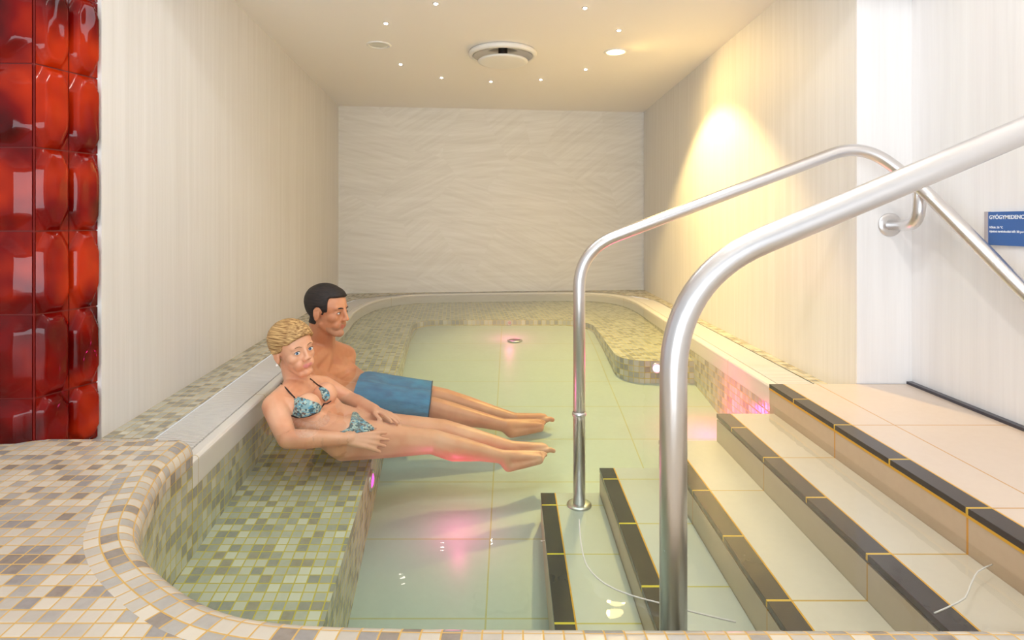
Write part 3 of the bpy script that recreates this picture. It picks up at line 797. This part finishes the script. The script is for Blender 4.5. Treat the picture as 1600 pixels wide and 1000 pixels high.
# ---- woman
def build_woman():
    yaw = -38; T = headT(P(459,546,2.24), yaw, -2, 9); s = .90
    bm = bmesh.new(); head(bm, T, s, True)
    nk = P(466,602,2.28)
    cap(bm, T@Vector((-.02,0,-.06)), .050, nk, .050)
    Rs = P(429,634,2.10); Ls = P(507,604,2.40)
    cap(bm, nk, .050, Rs, .046); cap(bm, nk, .050, Ls, .044); 
    Rc, Lc = P(456,648,2.13), P(496,628,2.31)
    Rw, Lw = P(500,668,2.11), P(522,650,2.24)
    Rh, Lh = P(541,686,2.10), P(565,672,2.25)
    for a, ra, b, rb in ((Rs,.046,Rc,.066),(Ls,.044,Lc,.064),(nk,.05,Rc,.06),(nk,.05,Lc,.06),(Rc,.070,Lc,.068),(Rc,.070,Rw,.056),(Lc,.068,Lw,.054),(Rw,.056,Lw,.054),(Rw,.056,Rh,.076),(Lw,.054,Lh,.074),(Rh,.076,Lh,.074),(Rc,.065,Lw,.054)):
        cap(bm, a, ra, b, rb, 3)
    br = [P(481,634,2.09), P(508,616,2.22)]
    for b in br: ico(bm, b, .046)
    # legs
    Rk, Lk = P(676,690,2.24), P(694,673,2.36); Ra, La = P(786,714,2.26), P(800,699,2.38)
    mid = lambda a, b, t: a.lerp(b, t)
    chain(bm, [(Rh,.078),(mid(Rh,Rk,.5),.064),(Rk,.047),(mid(Rk,Ra,.3)+Vector((0,0,-.008)),.050),(mid(Rk,Ra,.7),.034),(Ra,.026)])
    chain(bm, [(Lh,.076),(mid(Lh,Lk,.5),.062),(Lk,.046),(mid(Lk,La,.3)+Vector((0,0,-.008)),.049),(mid(Lk,La,.7),.033),(La,.026)])
    foot(bm, Ra, P(842,712,2.29), Vector((.2,0,1)), Vector((0,1,.1)), .86, heel=P(795,729,2.26))
    foot(bm, La, P(850,698,2.42), Vector((.2,0,1)), Vector((0,-1,.1)), .86, heel=P(808,710,2.37))
    # arms
    Re, Rr = P(449,686,1.97), P(546,686,2.03)
    chain(bm, [(Rs,.046),(mid(Rs,Re,.5),.041),(Re,.033),(mid(Re,Rr,.3),.034),(Rr,.021)])
    hand(bm, Rr, P(592,689,2.045)-Rr, Vector((0,-.7,.7)), Vector((0,.6,.8)), .86, .10, .15)
    Le, Lr = P(548,624,2.38), P(586,640,2.24)
    chain(bm, [(Ls,.044),(mid(Ls,Le,.5),.037),(Le,.030),(mid(Le,Lr,.3),.030),(Lr,.020)])
    hand(bm, Lr, P(622,653,2.18)-Lr, Vector((0,-.1,1)), Vector((0,-1,.2)), .84, .08, .16)
    Ti = T.inverted()
    def keep(co):
        q = Ti@co; return (q.length < .15 and q.x > -.05) or co.x > .04 or (co-Rr-Vector((.06,0,0))).length < .11 or (co-Lr-Vector((.06,0,-.02))).length < .1
    out = fuse(bm, .0036, 12, keep); paint(out, T, s, True)
    root = bpy.data.objects.new('person', bpy.data.meshes.new('person'))
    COL.objects.link(root)
    tag(root, 'blonde woman in a patterned bikini reclining in the water', 'person')
    inv = lambda co: (Ti@co)/s
    def hp(co):
        q = inv(co)
        if q.length > .17 or q.z < -.075: return False
        if abs(q.y) > .064 and q.z < .006 and ((q.x+.008)/.026)**2+((q.z+.012)/.040)**2 < 1: return False
        line = .006+(q.x+.005)*.66 + q.y*.10
        return q.z > line and not (q.x > .03 and q.z < .040)
    out.verts.index_update(); out.faces.index_update()
    shell(out, hp, lambda co: .007+.008*max(0,min(1,(inv(co).z)/.08)), 'hair', M['hair_f'], root, iters=14)
    bm2 = bmesh.new()
    cap(bm2, T@Vector((-.085*s,0,-.005)), .034, T@Vector((-.095*s,0,-.05)), .030); cap(bm2, T@Vector((-.095*s,0,-.05)), .028, T@Vector((-.082*s,.0,-.10)), .016)
    b3 = fuse(bm2, .005, 3); obj('ponytail', b3, M['hair_f'], root, True)
    face_parts(root, T, s, True)
    bm2 = bmesh.new(); ico(bm2, T@Vector((.002*s,-.087*s,-.040*s)), .0052, sub=2); obj('earring', bm2, M['pearl'], root, True)
    # bikini
    proj = lambda co: (800+FPX*co.x/co.y, 348+FPX*(H-co.z)/co.y)
    def inpoly(p, poly):
        c = False; n = len(poly)
        for i in range(n):
            a, b = poly[i], poly[(i+1) % n]
            if (a[1] > p[1]) != (b[1] > p[1]) and p[0] < (b[0]-a[0])*(p[1]-a[1])/(b[1]-a[1])+a[0]: c = not c
        return c
    cup1 = [(459,618),(480,624),(497,630),(503,636),(500,643),(484,650),(463,653),(456,648),(461,636)]
    cup2 = [(497,605),(508,606),(515,613),(515,622),(508,629),(503,622),(502,613)]
    near_ = lambda co, b, r: (co-b).length < r
    shell(out, lambda co: near_(co, br[0], .075) and inpoly(proj(co), cup1) and co.y < br[0].y+.03, .004, 'bikini_cup', M['bikini'], root)
    shell(out, lambda co: near_(co, br[1], .075) and inpoly(proj(co), cup2) and co.y < br[1].y+.03, .004, 'bikini_cup', M['bikini'], root)
    bot = [(530,676),(545,668),(551,643),(558,645),(566,655),(577,662),(586,670),(578,674),(560,676),(545,681)]
    shell(out, lambda co: (inpoly(proj(co), bot) and co.z > -.14 and (co-Rr).length > .03 and co.y > 2.03) , .004, 'bikini_bottom', M['bikini'], root)
    # straps: laid on the body by ray
    out.normal_update()
    from mathutils.bvhtree import BVHTree
    bv = BVHTree.FromBMesh(out)
    def lay(px, r, name, m):
        pts = []
        o_ = Vector((0,0,H))
        for u, v in px:
            d = P(u, v, 1)-o_; h_ = bv.ray_cast(o_, d.normalized())
            if h_[0] is not None and h_[0].y < 2.6: pts.append(h_[0]+h_[1]*.002)
        if len(pts) > 1:
            b_ = bmesh.new(); tube(b_, catmull(pts, .006), r, 8); obj(name, b_, m, root, True)
    lay([(434,592),(440,600),(448,609),(455,617),(460,622)], .0028, 'neck_strap', M['strap'])
    lay([(484,592),(490,597),(497,602),(504,606)], .0028, 'neck_strap', M['strap'])
    lay([(455,650),(465,652),(480,650),(494,644),(502,637),(507,630)], .0028, 'band', M['strap'])
    lay([(505,631),(511,630),(517,626)], .0022, 'bow', M['strap'])
    me = root.data; out.to_mesh(me); out.free(); me.shade_smooth()
    for x in (M['skin_f'], M['lip_f']): me.materials.append(x)
    return root
def build_man():
    T = headT(P(512,486,2.66), -15, 4, -2); s = .98
    bm = bmesh.new(); head(bm, T, s, False)
    nk = P(503,546,2.70)
    cap(bm, T@Vector((-.025,0,-.05)), .058, nk, .062)
    Rs, Ls = P(466,578,2.52), P(539,556,2.86)
    Rc, Lc = P(484,600,2.60), P(527,582,2.80)
    Rw, Lw = P(528,622,2.62), P(556,603,2.78)
    Rh, Lh = P(568,627,2.63), P(590,612,2.80)
    for a, ra, b, rb in ((nk,.062,Rs,.058),(nk,.062,Ls,.056),(Rs,.058,Rc,.082),(Ls,.056,Lc,.080),(nk,.06,Rc,.08),(nk,.06,Lc,.08),(Rc,.085,Lc,.083),(Rc,.085,Rw,.078),(Lc,.083,Lw,.076),(Rw,.078,Lw,.076),(Rw,.078,Rh,.080),(Lw,.076,Lh,.078),(Rh,.08,Lh,.078)):
        cap(bm, a, ra, b, rb, 3)
    mid = lambda a, b, t: a.lerp(b, t)
    Rk, Lk = P(668,636,2.66), P(694,624,2.84); Ra, La = P(790,665,2.64), P(806,655,2.80)
    chain(bm, [(Rh,.080),(mid(Rh,Rk,.5),.070),(Rk,.054),(mid(Rk,Ra,.3)+Vector((0,0,-.006)),.054),(mid(Rk,Ra,.7),.036),(Ra,.029)])
    chain(bm, [(Lh,.078),(mid(Lh,Lk,.5),.070),(Lk,.054),(mid(Lk,La,.3)+Vector((0,0,-.006)),.054),(mid(Lk,La,.7),.036),(La,.029)])
    foot(bm, Ra, P(842,662,2.70), Vector((.2,0,1)), Vector((0,1,.1)), 1.0, heel=P(799,676,2.64))
    foot(bm, La, P(848,651,2.86), Vector((.2,0,1)), Vector((0,-1,.1)), 1.0, heel=P(814,666,2.80))
    Re, Rr = Vector((-.87,2.50,-.03)), Vector((-.745,2.56,-.12))
    chain(bm, [(Rs,.055),(mid(Rs,Re,.5),.048),(Re,.040),(mid(Re,Rr,.3),.040),(Rr,.026)])
    hand(bm, Rr, Vector((1,.0,-.1)), Vector((0,0,1)), Vector((0,1,0)), .95, .15, .15)
    Le, Lr = Vector((-.885,2.99,-.06)), Vector((-.79,3.05,-.135))
    chain(bm, [(Ls,.054),(mid(Ls,Le,.5),.046),(Le,.038),(mid(Le,Lr,.3),.038),(Lr,.026)])
    hand(bm, Lr, Vector((1,-.1,-.05)), Vector((0,0,1)), Vector((0,-1,0)), .95, .10, .15)
    Ti = T.inverted()
    def keep(co):
        q = Ti@co; return (q.length < .15 and q.x > -.05) or co.x > .06
    out = fuse(bm, .0038, 14, keep); paint(out, T, s, False)
    root = bpy.data.objects.new('person', bpy.data.meshes.new('person')); COL.objects.link(root)
    tag(root, 'dark haired man in blue swim shorts sitting behind the woman', 'person')
    inv = lambda co: (Ti@co)/s
    def hp(co):
        q = inv(co)
        if q.length > .17 or q.z < -.058: return False
        if abs(q.y) > .064 and ((q.x+.008)/.023)**2+((q.z+.010)/.036)**2 < 1: return False
        if q.x > .068: return q.z > .072
        if q.x > .036: return q.z > .070-.02*(abs(q.y) > .05)*0
        if q.x > .018: return q.z > .004
        return q.z > -.010 if q.x > -.02 else True
    out.verts.index_update(); out.faces.index_update()
    shell(out, hp, lambda co: .003+.010*max(0,min(1,(inv(co).z-.02)/.07)), 'hair', M['hair_m'], root, iters=10)
    face_parts(root, T, s, False)
    # shorts
    b2 = bmesh.new()
    Rk2 = mid(Rh, Rk, .88); Lk2 = mid(Lh, Lk, .92); d = (Rk-Rh).normalized(); d2 = (Lk-Lh).normalized()
    chain(b2, [(mid(Rw,Rh,.55),.090),(Rh,.094),(mid(Rh,Rk,.45),.086),(Rk2+d*.05,.078)]); chain(b2, [(mid(Lw,Lh,.55),.088),(Lh,.092),(mid(Lh,Lk,.45),.086),(Lk2+d2*.05,.080)])
    cap(b2, mid(Rw,Rh,.55), .090, mid(Lw,Lh,.55), .088); cap(b2, Rh, .094, Lh, .092)
    so = fuse(b2, .007, 4)
    def cutoff(bm_, co, no):
        bmesh.ops.bisect_plane(bm_, geom=list(bm_.verts)+list(bm_.edges)+list(bm_.faces), plane_co=co, plane_no=no, clear_outer=True)
    wc = (mid(Rw,Rh,.35)+mid(Lw,Lh,.35))/2; ax = ((Rh+Lh)/2-(Rw+Lw)/2).normalized()
    cutoff(so, wc, -ax)
    hemp = (Rk2+Lk2)/2; hn = (d+d2).normalized(); cutoff(so, hemp, hn)
    obj('swim_shorts', so, M['shorts'], root, True)
    # hems as thin dark cords along the cut edge
    me = root.data; out.to_mesh(me); out.free(); me.shade_smooth()
    for x in (M['skin_m'], M['lip_m'], M['stubble']): me.materials.append(x)
    sh = [c for c in root.children if c.name.startswith('swim_shorts')][0]
    b4 = bmesh.new(); b4.from_mesh(sh.data)
    bm5 = bmesh.new()
    for e in [e for e in b4.edges if len(e.link_faces) == 1 and (e.verts[0].co-hemp).dot(hn) > -.01]:
        a, b = e.verts[0].co, e.verts[1].co
        if (a-b).length > 1e-4: tube(bm5, [a, b], .0028, 6)
    obj('hem', bm5, M['hem'], sh)
    b4.free()
    return root
build_woman(); build_man()
